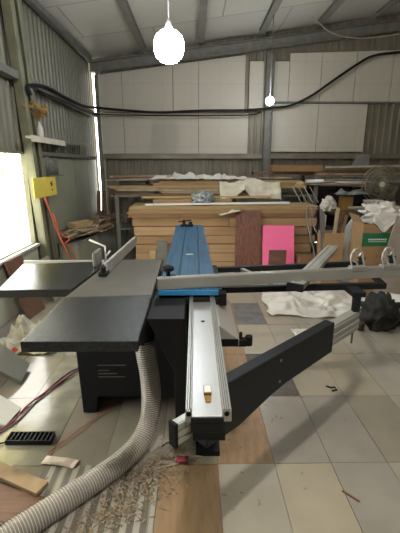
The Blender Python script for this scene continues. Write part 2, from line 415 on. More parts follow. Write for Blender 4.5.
for x in (-.020, .090): P(MB().cyl((x,ya-.003,.827),(x,ya+.002,.827),.0075,n=16), 'rail_bore', M['rubber'], 0, rail)
P(MB().cyl((.035,1.62,.8181),(.035,1.62,.8190),.010,n=20), 'rail_slot', M['rubber'], 0, rail)
m = MB(); m.span(.030,.046,1.00,1.045,.818,.822).span(.026,.050,1.035,1.075,.818,.832)
st = P(m, 'rail_stop', M['brass'], .001, rail, 'small brass stop on the rail')
m = MB(); m.span(.028,.048,1.030,1.066,.832,.836); P(m, 'stop_scale', M['white'], 0, rail, 'white scale plate on the rail stop')
# grey side cover right of rail
m = MB(); m.prism([(.104,1.60,.80),(.112,1.60,.805),(.205,1.60,.735),(.205,1.60,.70),(.104,1.60,.70)], (0,1,0), .52); P(m, 'side_cover', M['alu_flat'], .004)
P(MB().span(.108,.20,1.592,1.60,.702,.738), 'side_cover_cap', M['rubber'], .001)
m = MB(); m.span(.205,.25,1.66,1.70,.665,.70).cyl((.262,1.68,.665),(.262,1.68,.715),.018).cyl((.222,1.68,.70),(.222,1.68,.735),.008); P(m, 'clamp_knob', M['rubber'], .003)
# carriage
m = MB(); m.prism([(-.195,1.895,.850),(.122,1.895,.850),(.086,4.14,.850),(-.21,4.14,.850)], (0,0,1), .030)
car = P(m, 'sliding_carriage', M['blue'], .004, label='sliding carriage under blue protective film')
P(MB().span(-.197,.124,1.885,1.895,.852,.879), 'carriage_front_edge', M['blue_edge'], .002, car)
m = MB()
for x in (-.10,-.095,.02,.028): m.span(x-.0015,x+.0015,1.90,4.12,.880,.8812)
P(m, 'carriage_groove', M['rubber'], 0, car)
P(MB().box((-.04,2.72,.8815),(.05,.012,.003),(0,0,.1)), 'paper_tag', M['white'], 0, car, 'small white tag on the blue film')
P(MB().span(-.185,.12,1.91,2.2,.79,.842).span(-.19,.16,1.875,1.90,.80,.84).span(.125,.165,1.86,1.92,.80,.87), 'carriage_bracket', M['rubber'], .004)
P(MB().prism([(-.155,1.868,.785),(-.105,1.868,.80),(-.125,1.868,.835)], (0,1,0), .003), 'paper_scrap', M['cream'], 0)
# clamp at far end of carriage and knob at fence
m = MB(); m.span(-.16,-.02,4.02,4.08,.881,.90).cyl((-.12,4.05,.90),(-.12,4.05,.95),.018).cyl((-.05,4.05,.90),(-.05,4.05,.93),.02).bar((-.18,4.04,.93),(-.04,4.06,.945),.02,.012); P(m, 'edge_clamp', M['rubber'], .003)
m = MB(); m.cyl((-.150,1.99,.88),(-.150,1.99,.965),.012).lathe((-.150,1.99,.955),[(.012,0),(.034,.008),(.034,.026),(.015,.036)],12).cyl((-.125,2.02,.88),(-.125,2.02,.925),.02).span(-.19,-.10,1.955,2.03,.880,.897)
P(m, 'fence_knob', M['rubber'], .002)
# crosscut fence
a = Vector((-.200,1.885,0)); b = Vector((1.62,2.185,0)); d = (b-a).normalized(); nn = Vector((-d.y,d.x,0))
def fp(s, off, z): q = a + d*s + nn*off; return (q.x,q.y,z)
L = (b-a).length
m = MB(); m.prism([fp(0,0,.882),fp(0,.035,.882),fp(0,.035,.942),fp(0,0,.942)], d, L)
fen = P(m, 'crosscut_fence', M['alu_fence'], .002)
m = MB(); m.prism([fp(.0,.002,.942),fp(.0,.012,.942),fp(.0,.012,.947),fp(.0,.002,.947)], d, L); m.prism([fp(.0,.022,.942),fp(.0,.033,.942),fp(.0,.033,.947),fp(.0,.022,.947)], d, L)
P(m, 'fence_lip', M['alu'], 0, fen)
P(MB().prism([fp(-.004,-.001,.88),fp(-.004,.036,.88),fp(-.004,.036,.944),fp(-.004,-.001,.944)], d, .005), 'fence_end_cap', M['rubber'], 0, fen)
def flip(s):
    m = MB()
    pts = [fp(s-.035,.02,.945),fp(s-.048,.02,.985),fp(s-.046,.022,1.025),fp(s-.028,.026,1.052),fp(s+.0,.03,1.056),fp(s+.024,.03,1.035),fp(s+.036,.03,.99),fp(s+.046,.02,.945)]
    m.tube(pts, .006, 8); m.tube([fp(s-.046,.02,1.02),fp(s-.03,.022,.985),fp(s-.008,.022,.975),fp(s+.004,.02,.945)], .0055, 8); m.tube([fp(s-.025,.024,1.045),fp(s-.02,.024,1.015),fp(s+.005,.028,1.01),fp(s+.02,.03,1.03)], .005, 8)
    m.prism([fp(s-.05,-.004,.93),fp(s-.05,.04,.93),fp(s-.05,.04,.955),fp(s-.05,-.004,.955)], d, .10)
    o = P(m, 'flip_stop', M['alu'], .001, saw, 'pale looped flip stop on the fence')
    P(MB().cyl(fp(s+.045,.06,.94),fp(s+.045,.06,.985),.016,n=12).cyl(fp(s+.045,.06,.985),fp(s+.045,.06,.995),.022,n=12), 'stop_knob', M['rubber'], 0, o)
flip(1.165); flip(1.365)
# outrigger frame
m = MB(); m.bar((.145,2.045,.83),(1.13,2.11,.83),.035,.035).bar((.15,2.47,.83),(1.20,2.62,.83),.035,.035)
m.bar((1.12,2.11,.83),(1.20,2.62,.83),.03,.03)
m.span(.10,.15,1.98,2.52,.80,.85)
P(m, 'outrigger_frame', M['black'], .003)
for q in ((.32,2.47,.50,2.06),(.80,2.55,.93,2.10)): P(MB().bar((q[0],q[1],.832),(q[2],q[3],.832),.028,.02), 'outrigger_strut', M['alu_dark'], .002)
# swing arm: telescoping tube in a tapered sleeve
p0 = Vector((.098,1.185,0)); p1 = Vector((.705,1.745,0)); d2 = (p1-p0).normalized(); n2 = Vector((-d2.y,d2.x,0)); LA = (p1-p0).length
def ap(s, z, off=0): q = p0+d2*s+n2*off; return (q.x,q.y,z)
m = MB(); m.prism([ap(-.08,.755),ap(LA,.755),ap(LA,.59),ap(.42,.588),ap(.30,.575),ap(.10,.535),ap(-.08,.535)], n2, .055)
P(m, 'swing_arm', M['arm'], .005)
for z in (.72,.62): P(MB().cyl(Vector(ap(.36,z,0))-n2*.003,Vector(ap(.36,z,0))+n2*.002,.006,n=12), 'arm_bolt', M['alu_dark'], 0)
m = MB(); m.prism([ap(-.215,.625,.004),ap(-.215,.625,.030),ap(-.215,.708,.030),ap(-.215,.708,.004)], d2, .14)
for z in (.638,.667,.696): m.prism([ap(-.215,z-.010,.000),ap(-.215,z-.010,.004),ap(-.215,z+.010,.004),ap(-.215,z+.010,.000)], d2, .14)
tt = P(m, 'telescopic_tube', M['alu_flat'], .001)
P(MB().prism([ap(-.225,.620,-.003),ap(-.225,.620,.034),ap(-.225,.713,.034),ap(-.225,.713,-.003)], d2, .012), 'tube_cap', M['rubber'], .002, tt)
m = MB(); m.prism([ap(LA,.620,.004),ap(LA,.620,.050),ap(LA,.735,.050),ap(LA,.735,.004)], d2, .30)
for z in (.64,.675,.715): m.prism([ap(LA,z-.008,.000),ap(LA,z-.008,.004),ap(LA,z+.008,.004),ap(LA,z+.008,.000)], d2, .30)
P(m, 'telescopic_tube', M['alu_flat'], .001)
q = ap(LA+.27,0,.02)
P(MB().span(q[0]-.016,q[0]+.020,q[1]-.018,q[1]+.018,.735,.825).span(q[0]-.03,q[0]+.045,q[1]-.02,q[1]+.10,.822,.85), 'support_post', M['black'], .003)
P(MB().cyl((q[0],q[1],.54),(q[0],q[1],.622),.006,n=10), 'lock_pin', M['alu_dark'], 0)
# rip fence
m = MB(); m.prism([(-.548,2.19,.884),(-.530,2.19,.884),(-.530,2.19,.955),(-.548,2.19,.955)], Vector((.045,.86,0)).normalized(), .88)
rf = P(m, 'rip_fence', M['alu_flat'], .002)
m = MB(); m.span(-.575,-.525,2.14,2.22,.881,.905).cyl((-.55,2.16,.90),(-.55,2.16,.94),.018).cyl((-.585,2.20,.905),(-.585,2.20,.93),.012); P(m, 'fence_carrier', M['rubber'], .003, rf)
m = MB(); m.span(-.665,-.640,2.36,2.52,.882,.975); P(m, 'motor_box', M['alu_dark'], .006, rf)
m = MB(); m.tube([(-.60,2.45,.885),(-.60,2.45,1.0),(-.70,2.45,1.045)], .007, 8).tube([(-.60,2.45,.93),(-.57,2.47,.965)], .006, 8); P(m, 'lock_lever', M['white'], 0, rf)

# ================================================================ DUST HOSE
def catmull(P_, k):
    P_ = [Vector(p) for p in P_]; P_ = [P_[0]*2-P_[1]] + P_ + [P_[-1]*2-P_[-2]]; out = []
    for i in range(1, len(P_)-2):
        for j in range(k):
            t = j/k; a_, b_, c_, d_ = P_[i-1:i+3]
            out.append(.5*((2*b_)+(c_-a_)*t+(2*a_-5*b_+4*c_-d_)*t*t+(3*b_-a_-3*c_+d_)*t**3))
    out.append(P_[-2]); return out
hp = [(-.285,1.86,.66),(-.272,1.85,.55),(-.254,1.84,.42),(-.247,1.83,.28),(-.258,1.80,.16),(-.30,1.71,.085),(-.38,1.60,.058),(-.50,1.47,.053),(-.62,1.35,.053),(-.74,1.23,.053),(-.86,1.10,.053),(-.98,.94,.053),(-1.05,.75,.053)]
dense = catmull(hp, 60)
# resample evenly
L_ = [0]
for i in range(1, len(dense)): L_.append(L_[-1]+(dense[i]-dense[i-1]).length)
pts = []; rr = []; mids = []; s = 0; i = 0; step = .0032; k = 0
while s < L_[-1]:
    while L_[i+1] < s: i += 1
    t = (s-L_[i])/(L_[i+1]-L_[i]); pts.append(dense[i].lerp(dense[i+1], t))
    ph = k % 4; rr.append([.048,.0545,.0545,.048][ph]); mids.append(1 if ph == 1 else 0); s += step; k += 1
t = thing('dust_hose', 'ribbed flexible grey-beige dust extraction hose hanging from the saw and lying on the floor', 'hose', (-.285,1.86,0))
m = MB(); m.tube(pts, rr, 24, False, mids[:-1]); m.build('duct', [M['hose'], M['hose_rib']], t)
m = MB(); m.cyl((-.286,1.862,.665),(-.283,1.858,.60),.066,.058,n=28).cyl((-.287,1.864,.70),(-.286,1.862,.665),.072,n=28); m.build('collar', M['black'], t, .002)['label'] = 'black collar at the top of the hose'

# ================================================================ LIGHT BULBS
def pendant(x, y, z, r, ctop, label, bm_):
    t = thing('hanging_bulb', label, 'light bulb', (x,y,z), 'bare bulbs hanging from the roof')
    MB().lathe((x,y,z), [(r*.2,-r*.99),(r*.55,-r*.88),(r*.84,-r*.6),(r*1.0,-r*.2),(r*1.0,r*.25),(r*.86,r*.62),(r*.55,r*.9),(r*.3,r*1.0)], 28).build('bulb', bm_, t)
    MB().lathe((x,y,z+r*1.1), [(r*.28,-r*.1),(r*.22,r*.1),(r*.15,r*.3),(r*.07,r*.5)], 20).build('socket', M['white'], t)  # white colour stands in for glare over the socket
    MB().tube([(x,y,z+r*1.55),(x+.004,y,(z+ctop)/2+.2),(x,y,ctop)], .006, 8).build('cord', M['greycord'], t)
pendant(-.243,4.0,2.61,.145, CZ(-.243), 'large brilliant white bulb hanging on a cord above the saw carriage', M['bulb'])  # radius oversized so the bulb shape takes in its bloom
pendant(1.19,6.4,2.50,.062, CZ(1.19), 'small bright bulb hanging on a cord in front of the back column', M['bulb_small'])

# ================================================================ CABLES AND WALL THINGS
cb = [(-1.75,4.36,2.24),(-1.76,4.36,2.33),(-1.78,4.9,2.42),(-1.78,5.6,2.42),(-1.78,6.5,2.44),(-1.70,7.22,2.51),(-1.2,7.26,2.47),(-.63,7.26,2.44),(.1,7.26,2.47),(.93,7.26,2.48),(1.39,7.24,2.52),(1.72,7.26,2.56),(2.10,7.26,2.73),(2.53,7.26,3.02),(2.87,7.26,3.24),(3.13,7.26,3.37),(3.6,7.26,3.43),(4.5,7.26,3.5)]
MBc = MB(); MBc.tube(catmull(cb, 8), .022, 8)
tag(MBc.build('power_cable', M['rubber']), 'thick black power cable sagging along the walls and rising to the right', 'cable')
c2 = [(-1.77,4.62,2.33),(-1.77,5.5,2.36),(-1.77,6.6,2.36),(-1.70,7.28,2.41),(-.63,7.28,2.39),(.9,7.28,2.40),(1.2,7.28,2.45)]
tag(MB().tube(catmull(c2, 8), .012, 8).build('power_cable', M['rubber']), 'thinner dark cable running just below the thick one along the walls', 'cable')
tag(MB().tube(catmull([(1.9,6.9,3.86),(2.3,7.0,3.64),(2.9,7.1,3.60),(3.8,7.1,3.72),(4.4,7.1,3.85)], 10), .008, 6).build('roof_wire', M['wood2']), 'thin pale wire drooping under the roof at the upper right', 'wire')
# wall shelf, bottle with dry brush
t = thing('wall_shelf', 'narrow yellowish shelf bracketed to the left wall above the yellow board', 'shelf', (-1.8,5.0,1.80))
MB().span(-1.88,-1.72,4.61,5.25,1.80,1.822).span(-1.725,-1.715,4.18,5.25,1.765,1.83).span(-1.78,-1.72,4.18,4.61,1.80,1.822).build('board', M['cream'], t, .002)
for y in (4.7,5.2): MB().prism([(-1.88,y,1.80),(-1.72,y,1.80),(-1.88,y,1.68)], (0,1,0), .015).build('bracket', M['steel'], t)
tag(MB().bar((-1.80,5.40,1.81),(-1.77,6.5,1.86),.16,.015).span(-1.86,-1.83,5.6,5.63,1.68,1.80).span(-1.86,-1.83,6.3,6.33,1.68,1.83).build('wall_shelf', M['alu_dark'], None, .002), 'thin grey shelf board sticking out further along the left wall', 'shelf')
t = thing('bottle', 'small bottle with dried yellow flowers standing on the yellowish wall shelf', 'bottle', (-1.75,4.52,1.822))
MB().lathe((-1.75,4.52,1.8225), [(.035,0),(.037,.01),(.037,.10),(.018,.14),(.016,.17)], 18).build('glass', M['film'], t)
m = MB(); rnd = random.Random(5)
for k in range(26):
    q = Vector((-1.75+rnd.gauss(0,.04),4.52+rnd.gauss(0,.07),2.12+rnd.gauss(0,.03)))
    m.tube([(-1.75,4.52,1.97),(-1.75,4.52,2.02),q], .0025, 4)
    m.box(q,(.035,.035,.02),(rnd.random(),rnd.random(),rnd.random()))
m.build('dried_flowers', M['brass'], t)
t = thing('notice_board', 'plain yellow board fixed on the left wall beside the window post', 'board', (-1.80,4.75,1.15))
MB().span(-1.775,-1.765,4.22,4.90,1.16,1.385).build('panel', M['yellow'], t, .002)
MB().box((-1.762,4.74,1.30),(.006,.05,.05),(.5,0,0)).box((-1.762,4.75,1.23),(.006,.03,.02)).build('mark', M['wood3'], t)
for y in (4.72,4.86): MB().span(-1.885,-1.775,y-.01,y+.01,1.25,1.27).build('standoff', M['steel'], t)
m = MB(); rnd = random.Random(2)
for k in range(7):
    y = 4.75+.06*k; m.cyl((-1.80,y,1.40),(-1.80,y,1.55+rnd.random()*.08),.012,n=8)
m.span(-1.885,-1.76,4.70,5.18,1.385,1.40)
tag(m.build('tool_rack', M['steel']), 'small dark tool rack standing above the yellow board on the left wall', 'rack')
tag(MB().tube(catmull([(-1.74,4.42,1.16),(-1.74,4.56,.95),(-1.70,4.60,.75),(-1.66,4.62,.60),(-1.64,4.66,.50),(-1.60,4.70,.30),(-1.58,4.74,.008)], 10), .010, 8).build('extension_cord', M['redcord']), 'red-orange cord hanging down below the yellow board', 'cord')
tag(MB().tube(catmull([(-1.72,4.58,.95),(-1.68,4.66,.70),(-1.60,4.72,.62),(-1.66,4.70,.55),(-1.62,4.76,.52),(-1.58,4.84,.30),(-1.62,4.86,.008)], 10), .008, 8).build('extension_cord', M['redcord']), 'second looser red-orange cord looped over the scrap bench end', 'cord')

# ================================================================ SCRAP BENCH (left)
t = thing('scrap_bench', 'low grey-panelled bench against the left wall heaped with offcuts', 'bench', (-1.6,6.2,0))
top = [(-1.86,5.02,.47),(-1.60,5.02,.47),(-1.30,7.15,.47),(-1.86,7.15,.47)]
MB().prism(top, (0,0,1), .03).build('bench_top', M['sheetgrey'], t, .003)
MB().span(-1.86,-1.61,5.04,5.06,0,.47).build('end_panel', M['wallpanel'], t, .002)
for k in range(3):
    y0 = 5.06+.69*k; xa = -1.61+.141*(y0-5.02); xb = -1.61+.141*(y0+.68-5.02)
    MB().prism([(xa,y0,0),(xb,y0+.68,0),(xb,y0+.68,.47),(xa,y0,.47)], (-1,0,0), .015).build('side_panel', M['sheetgrey' if k == 1 else 'wallpanel'], t, .002)
rnd = random.Random(11)
for k in range(84):
    v = rnd.random(); y = 5.10+1.85*v; xr = -1.60+.141*(y-5.02); x = rnd.uniform(-1.80, xr+.02)
    l = rnd.uniform(.25,.75); an = rnd.gauss(.9,.5); lay = k/84
    z = .506+.02+lay*.16*(1-abs(x+1.72)*1.2)
    m = MB(); m.box((0,0,0),(rnd.uniform(.02,.06),l,rnd.uniform(.012,.03)))
    e = Euler((rnd.gauss(0,.09),rnd.gauss(0,.1),-an*.45+.2)).to_matrix().to_4x4(); mt = Matrix.Translation((x,y,z)) @ e
    for vv in m.bm.verts:
        vv.co = mt @ vv.co
        vv.co.x = max(-1.86, vv.co.x)
    o = m.build('wood_offcut', M[rnd.choice(['wood','wood2','wood3','wood'])], None, .001)
    tag(o, 'narrow wood offcut tangled in the scrap heap on the left bench', 'offcut', 'wood offcuts heaped on the left bench')
tag(MB().box((-1.66,5.42,.70),(.16,.34,.07),(0,.05,-.5)).build('wood_block', M['ply'], None, .004), 'thick pale wood block on top of the scrap heap on the left bench', 'block')
for k, (x, lab) in enumerate(((-1.83,'brown plank leaning in the far left corner, closest to the wall'),(-1.74,'brown plank leaning in the far left corner, closest to the lumber'))):
    tag(MB().bar((x+.05,6.95,.505),(x,7.30,1.05),.075,.02).build('leaning_plank', M['laminate2'], None, .002), lab, 'plank')

# ================================================================ BY THE WINDOW WALL
tag(MB().prism([(-1.70,3.56,.004),(-1.66,3.88,.004),(-1.83,3.84,.62),(-1.84,3.50,.62)], (1,0,.2), .016).build('leaning_board', M['laminate2'], None, .002), 'brown wood board leaning below the window behind the dark side table', 'board')
tag(MB().prism([(-1.62,4.08,.004),(-1.62,4.40,.004),(-1.77,4.38,.48),(-1.77,4.08,.48)], (1,0,.2), .014).build('leaning_board', M['wallpanel'], None, .002), 'pale grey-green board leaning on the wall by the window post', 'board')
def crumple(name, c, size, h, seed, mt, label, cat, tilt=(0,0,0), n_=26, solid=.002, f=5., group=None, base=.004):
    m = MB(); E_ = Euler(tilt).to_matrix()
    def fn(u, v):
        x = (u-.5)*size[0]; y = (v-.5)*size[1]
        p = Vector((x*f+seed, y*f, seed*.7)); e = 1-max(abs(u-.5),abs(v-.5))*2
        ed = min(1, e*3)
        z = abs(noise.noise(p)+.6*noise.noise(p*2.3)+.3*noise.noise(p*5))*h*(.25+.75*ed)
        q = E_ @ Vector((x+noise.noise(p*1.3+Vector((9,0,0)))*.08*size[0], y+noise.noise(p*1.3+Vector((0,9,0)))*.12*size[1], z+base))
        return Vector(c)+q
    m.sheet(fn, n_, n_)
    return tag(m.build(name, mt, None, 0, solid), label, cat, group)
crumple('plastic_wrap', (-1.45,3.12,0), (.55,.55), .22, 3.1, M['film'], 'crumpled clear plastic wrap heaped on the floor below the window', 'plastic wrap', f=6)
crumple('plastic_wrap', (-1.20,3.45,0), (.40,.6), .16, 7.7, M['filmwhite'], 'whitish crumpled wrap on the floor behind the dark side table', 'plastic wrap', f=6)
tag(MB().bar((-1.84,2.92,.012),(-1.25,3.02,.012),.10,.02).build('loose_batten', M['wood2'], None, .002), 'pale batten lying on the floor in front of the clear plastic heap', 'batten')
crumple('red_bag', (-1.62,2.80,0), (.28,.22), .10, 1.7, M['red'], 'crumpled red plastic bag on the floor at the left edge', 'bag')
# grey sheet panels leaning at the far left edge
m = MB(); m.prism([(-1.30,2.62,.02),(-1.27,2.40,.0),(-1.72,2.28,.40),(-1.80,2.62,.46)], (.02,0,.02), 1); o = m.build('metal_sheet', M['sheetgrey'], None, .002)
tag(o, 'dark grey flat sheet propped up at the left edge of the frame', 'sheet')
m = MB(); m.prism([(-1.13,2.10,.0),(-1.15,1.93,.0),(-1.60,1.90,.20),(-1.62,2.24,.22)], (.015,0,.02), 1)
tag(m.build('metal_sheet', M['sheetwhite'], None, .002), 'pale flat sheet propped low in front of the dark grey one', 'sheet')
# slotted black strip
t = thing('slotted_strip', 'black slotted plastic strip lying on the left floor tiles', 'strip', (-.945,1.82,0))
m = MB(); y0, y1 = 1.785, 1.862; x0, x1 = -1.07, -.815
m.span(x0,x1,y0,y1,.002,.010).span(x0,x1,y0,y0+.006,.01,.032).span(x0,x1,y1-.006,y1,.01,.032)
for k in range(11):
    x = x0+(x1-x0-.008)*k/10; m.span(x,x+.008,y0+.006,y1-.006,.01,.032)
m.build('body', M['black'], t, .001)
MB().tube([(-1.07,1.80,.012),(-1.12,1.79,.006),(-1.2,1.80,.006)], .004, 6).build('lead', M['rubber'], t)
# boards bottom left
tag(MB().box((-.93,1.545,.035),(.44,.075,.02),(0,.0,-.42)).build('loose_batten', M['wood'], None, .002), 'brown batten on top of the loose boards at the bottom left', 'batten')
tag(MB().box((-.97,1.42,.014),(.50,.16,.018),(0,0,-.30)).build('loose_board', M['laminate2'], None, .002), 'brown board lying under the brown batten at the bottom left', 'board')
tag(MB().box((-1.02,1.31,.010),(.5,.11,.016),(0,0,.10)).build('loose_board', M['sheetgrey'], None, .002), 'grey board sticking out beneath the hose at the bottom left', 'board')
tag(MB().box((-.92,1.22,.010),(.30,.10,.016),(0,0,.25)).build('loose_board', M['wood3'], None, .002), 'dark brown strip of board right beside the hose at the bottom left', 'board')
crumple('rag', (-.715,1.655,.0), (.19,.06), .03, 5.5, M['pale'], 'small pale pinkish rag lying behind the hose', 'rag', tilt=(0,0,-.2), n_=16)
# cords on left floor
def cord(P_, r, mt, label): tag(MB().tube(catmull(P_, 10), r, 6).build('floor_cord', mt), label, 'cord')
cord([(-.74,2.66,.006),(-.92,2.60,.006),(-1.02,2.38,.006),(-1.06,2.18,.006),(-1.09,2.0,.006),(-1.14,1.90,.006),(-1.22,1.80,.006)], .006, M['greycord'], 'grey cord curving over the left floor from under the saw')
cord([(-.74,2.72,.014),(-.90,2.54,.014),(-.99,2.36,.016),(-1.09,2.14,.014),(-1.11,1.98,.014),(-1.18,1.86,.01),(-1.30,1.70,.006)], .006, M['maroon'], 'maroon cord running beside the grey cord on the left floor')
cord([(-.74,2.60,.006),(-.88,2.66,.006),(-.97,2.42,.006),(-1.04,2.22,.006),(-1.12,2.06,.006),(-1.20,1.95,.006),(-1.3,1.9,.006)], .0045, M['greycord'], 'thinnest dark cord, outermost of the bundle on the left floor')
cord([(-.52,2.20,.004),(-.60,2.02,.004),(-.70,1.86,.004),(-.80,1.70,.004)], .0018, M['redcord'], 'thin red string lying straight from the saw foot to the rag')
cord([(-.55,2.20,.004),(-.63,2.02,.004),(-.73,1.86,.004),(-.81,1.72,.004)], .0018, M['redcord'], 'second thin red string, parallel on the window side of the first')
# shavings
def shavings(n_, cx, cy, sx, sy, seed, zmax):
    m = MB(); rnd = random.Random(seed)
    for k in range(n_):
        x = rnd.gauss(cx,sx); y = rnd.gauss(cy,sy); y += (x-cx)*.5
        z = .003+rnd.random()*zmax*math.exp(-(((x-cx)/sx)**2+((y-cy)/sy)**2)/2)
        l = rnd.uniform(.006,.028); w_ = rnd.uniform(.0015,.005); e = Euler((rnd.gauss(0,.4),rnd.gauss(0,.4),rnd.random()*6.3)).to_matrix()
        vs = [m.bm.verts.new(Vector((x,y,max(z,.003)))+e@Vector(p)) for p in ((-l/2,-w_,0),(0,-w_,.003),(l/2,-w_,0),(l/2,w_,0),(0,w_,.003),(-l/2,w_,0))]
        for v in vs: v.co.z = max(v.co.z, .0022)
        m.bm.faces.new((vs[0],vs[1],vs[4],vs[5])); m.bm.faces.new((vs[1],vs[2],vs[3],vs[4]))
    return m
m = merge([shavings(620,-.28,1.52,.14,.07,1,.02), shavings(260,-.13,1.70,.11,.05,2,.015), shavings(260,-.38,1.33,.09,.05,3,.015), shavings(160,0,1.75,.5,.3,4,0)])
tag(m.build('wood_shavings', M['shaving']), 'scattered brown wood shavings on the floor between hose and rail', 'shavings', kind='stuff')
crumple('red_rag', (-.075,1.655,0), (.07,.05), .025, 2.2, M['maroon'], 'tiny crumpled red rag on the shavings', 'rag', n_=10)
cord([(-.21,1.60,.008),(-.10,1.63,.01),(0.0,1.68,.012),(.05,1.66,.01),(.0,1.62,.008)], .003, M['wood2'], 'curled straw-coloured strand on the floor under the rail end')
tag(MB().tube([(-.19,1.76,.004),(-.165,1.77,.02),(-.15,1.785,.012)], .0035, 6).build('hook', M['rubber']), 'small black hook lying right of the hose bend', 'hook')
tag(MB().box((.735,1.425,.0045),(.010,.085,.005),(0,0,.75)).build('wood_splinter', M['laminate2'], None, 0), 'brown wood splinter on the pale floor tiles at the lower right', 'splinter')
tag(MB().tube([(.93,2.34,.006),(.95,2.31,.012),(.98,2.32,.01),(.985,2.29,.006),(.95,2.28,.005)], .006, 6).build('cable_tie', M['rubber']), 'small curled black scrap on the dark floor tile', 'scrap')

# ================================================================ FRONT LUMBER STACK
rnd = random.Random(21)
layers = [(0,.13),(.131,.27),(.271,.40),(.401,.53),(.531,.66),(.661,.79)]
ordn = ['bottom','second','third','fourth','fifth','sixth']
for k, (z0, z1) in enumerate(layers):
    off = rnd.uniform(-.05,.05); j = [-.1,.6,.2,.9,-.05,.5][k]; xl = -.90-.03*(k%2)+off; xr = 1.72+off-.06*(5-k)/5+.04*(k%2)
    for q, (a_, b_) in enumerate(((xl,j-.003),(j+.003,xr))):
        yo = rnd.uniform(0,.06)
        t = thing('carton_pack', 'flat tan carton of boards in the front stack, %s layer, %s half' % (ordn[k], ['left','right'][q]), 'carton', ((a_+b_)/2,5.7,z0), 'flat cartons in the front lumber stack')
        MB().span(a_,b_,5.40+yo,6.0+yo,z0,z1-.006).build('carton', M[['card','card2','card2','card'][rnd.randrange(4)]], t, .006)
        MB().span(a_+.004,b_-.004,5.3985+yo,5.40+yo,(z0+z1)/2-.001,(z0+z1)/2+.002).build('flap_seam', M['card3'], t)
for k, (z0, z1, a_, b_, mt, lab) in enumerate([(.791,.85,-.98,1.74,'card3','brown board bundle just above the cartons of the front stack'),(.851,.91,-.99,1.78,'card','tan board bundle near the top of the front stack'),(.911,.955,-.95,1.80,'ply','pale yellow board bundle on top of the front stack')]):
    t = thing('board_bundle', lab, 'boards', ((a_+b_)/2,5.7,z0)); m = MB(); h = (z1-z0)/3
    for i in range(3): m.span(a_+rnd.uniform(0,.05),b_-rnd.uniform(0,.05),5.385+rnd.uniform(0,.02),6.0,z0+h*i+.001,z0+h*(i+1)-.002)
    m.build('boards', M[mt], t, .002)
tag(MB().bar((-.72,5.45,.975),(1.36,5.45,1.0),.07,.022).build('edge_strip', M['white'], None, .002), 'long thin white edging strip on top of the front stack', 'strip')
# boards leaning against the stack
tag(MB().bar((.755,5.19,.004),(.765,5.375,.90),.37,.02).build('leaning_board', M['laminate'], None, .002), 'dark reddish-brown laminate board leaning on the front of the carton stack', 'board')
t = thing('foam_sheet', 'bright pink foam sheet leaning on the front of the carton stack', 'foam sheet', (1.19,5.2,0))
MB().bar((1.185,5.13,.006),(1.20,5.36,.68),.45,.03).build('panel', M['pink'], t, .003)
MB().span(.93,1.41,4.98,5.10,.13,.17).build('ledge', M['pink'], t, .003)
m = MB(); m.span(.96,1.38,5.0,5.09,0,.13); tag(m.build('wood_block', M['card3'], None, .003), 'brown block on the floor under the pink foam ledge', 'block')
tag(MB().span(1.02,1.26,5.03,5.05,.171,.39).build('small_board', M['laminate2'], None, .002), 'small brown board standing in front of the pink foam sheet', 'board')
tag(MB().span(-.555,-.395,5.28,5.34,0,.47).build('dark_box', M['steel'], None, .004), 'upright dark grey box at the foot of the carton stack left of the carriage', 'box')
tag(MB().span(-.375,-.26,5.30,5.36,0,.36).build('wood_block', M['card2'], None, .003), 'tan wood block right beside the upright dark grey box', 'block')
tag(MB().span(-.66,-.57,5.30,5.36,0,.34).build('wood_block', M['ply'], None, .003), 'tan wood block on the left of the upright dark grey box', 'block')
# folded paper roll end on board top
crumple('cream_paper', (.50,5.30,.87), (.30,.12), .05, 4.4, M['cream'], 'cream paper scrap resting on the dark laminate board top', 'paper', tilt=(.0,-.18,.15), n_=12)

# ================================================================ REAR LUMBER RACK
t = thing('lumber_rack', 'dark steel rack behind the carton stack carrying long boards', 'rack', (.3,6.45,0))
for x in (-1.25,-.2,.85,1.85):
    for y in (6.12,6.75): MB().span(x-.03,x+.03,y-.03,y+.03,0,1.035).build('upright', M['steel'], t, .002)
MB().span(-1.35,1.90,6.08,6.80,1.035,1.06).build('deck', M['steel'], t, .002)
MB().span(-1.30,1.88,6.10,6.78,.50,.52).build('deck', M['steel'], t, .002)
rows = [(1.061,1.115,-.55,1.35,6.12,'ply','pale board bundle lowest on the rear rack'),(1.061,1.10,-1.33,-.62,6.10,'wood3','dark short bundle at the left end of the rear rack'),
        (1.116,1.16,-1.30,1.40,6.15,'wood2','greyish board bundle second from the bottom on the rear rack'),(1.161,1.205,-1.42,1.70,6.12,'ply','long pale board bundle sticking out left on the rear rack'),
        (1.206,1.25,-.72,1.78,6.12,'card','tan board bundle near the top of the rear rack'),(1.206,1.27,-1.28,-.76,6.2,'darkclutter','dark bundle on top at the left end of the rear rack'),
        (1.251,1.28,-.60,1.72,6.15,'ply','topmost pale board bundle under the plastic film')]
for (z0,z1,a_,b_,y0,mt,lab) in rows:
    m = MB(); h = (z1-z0)/2
    for i in range(2): m.span(a_+rnd.uniform(0,.06),b_-rnd.uniform(0,.06),y0+rnd.uniform(0,.02),6.74,z0+h*i+.001,z0+h*(i+1)-.001)
    tag(m.build('board_bundle', M[mt], None, .002), lab, 'boards')
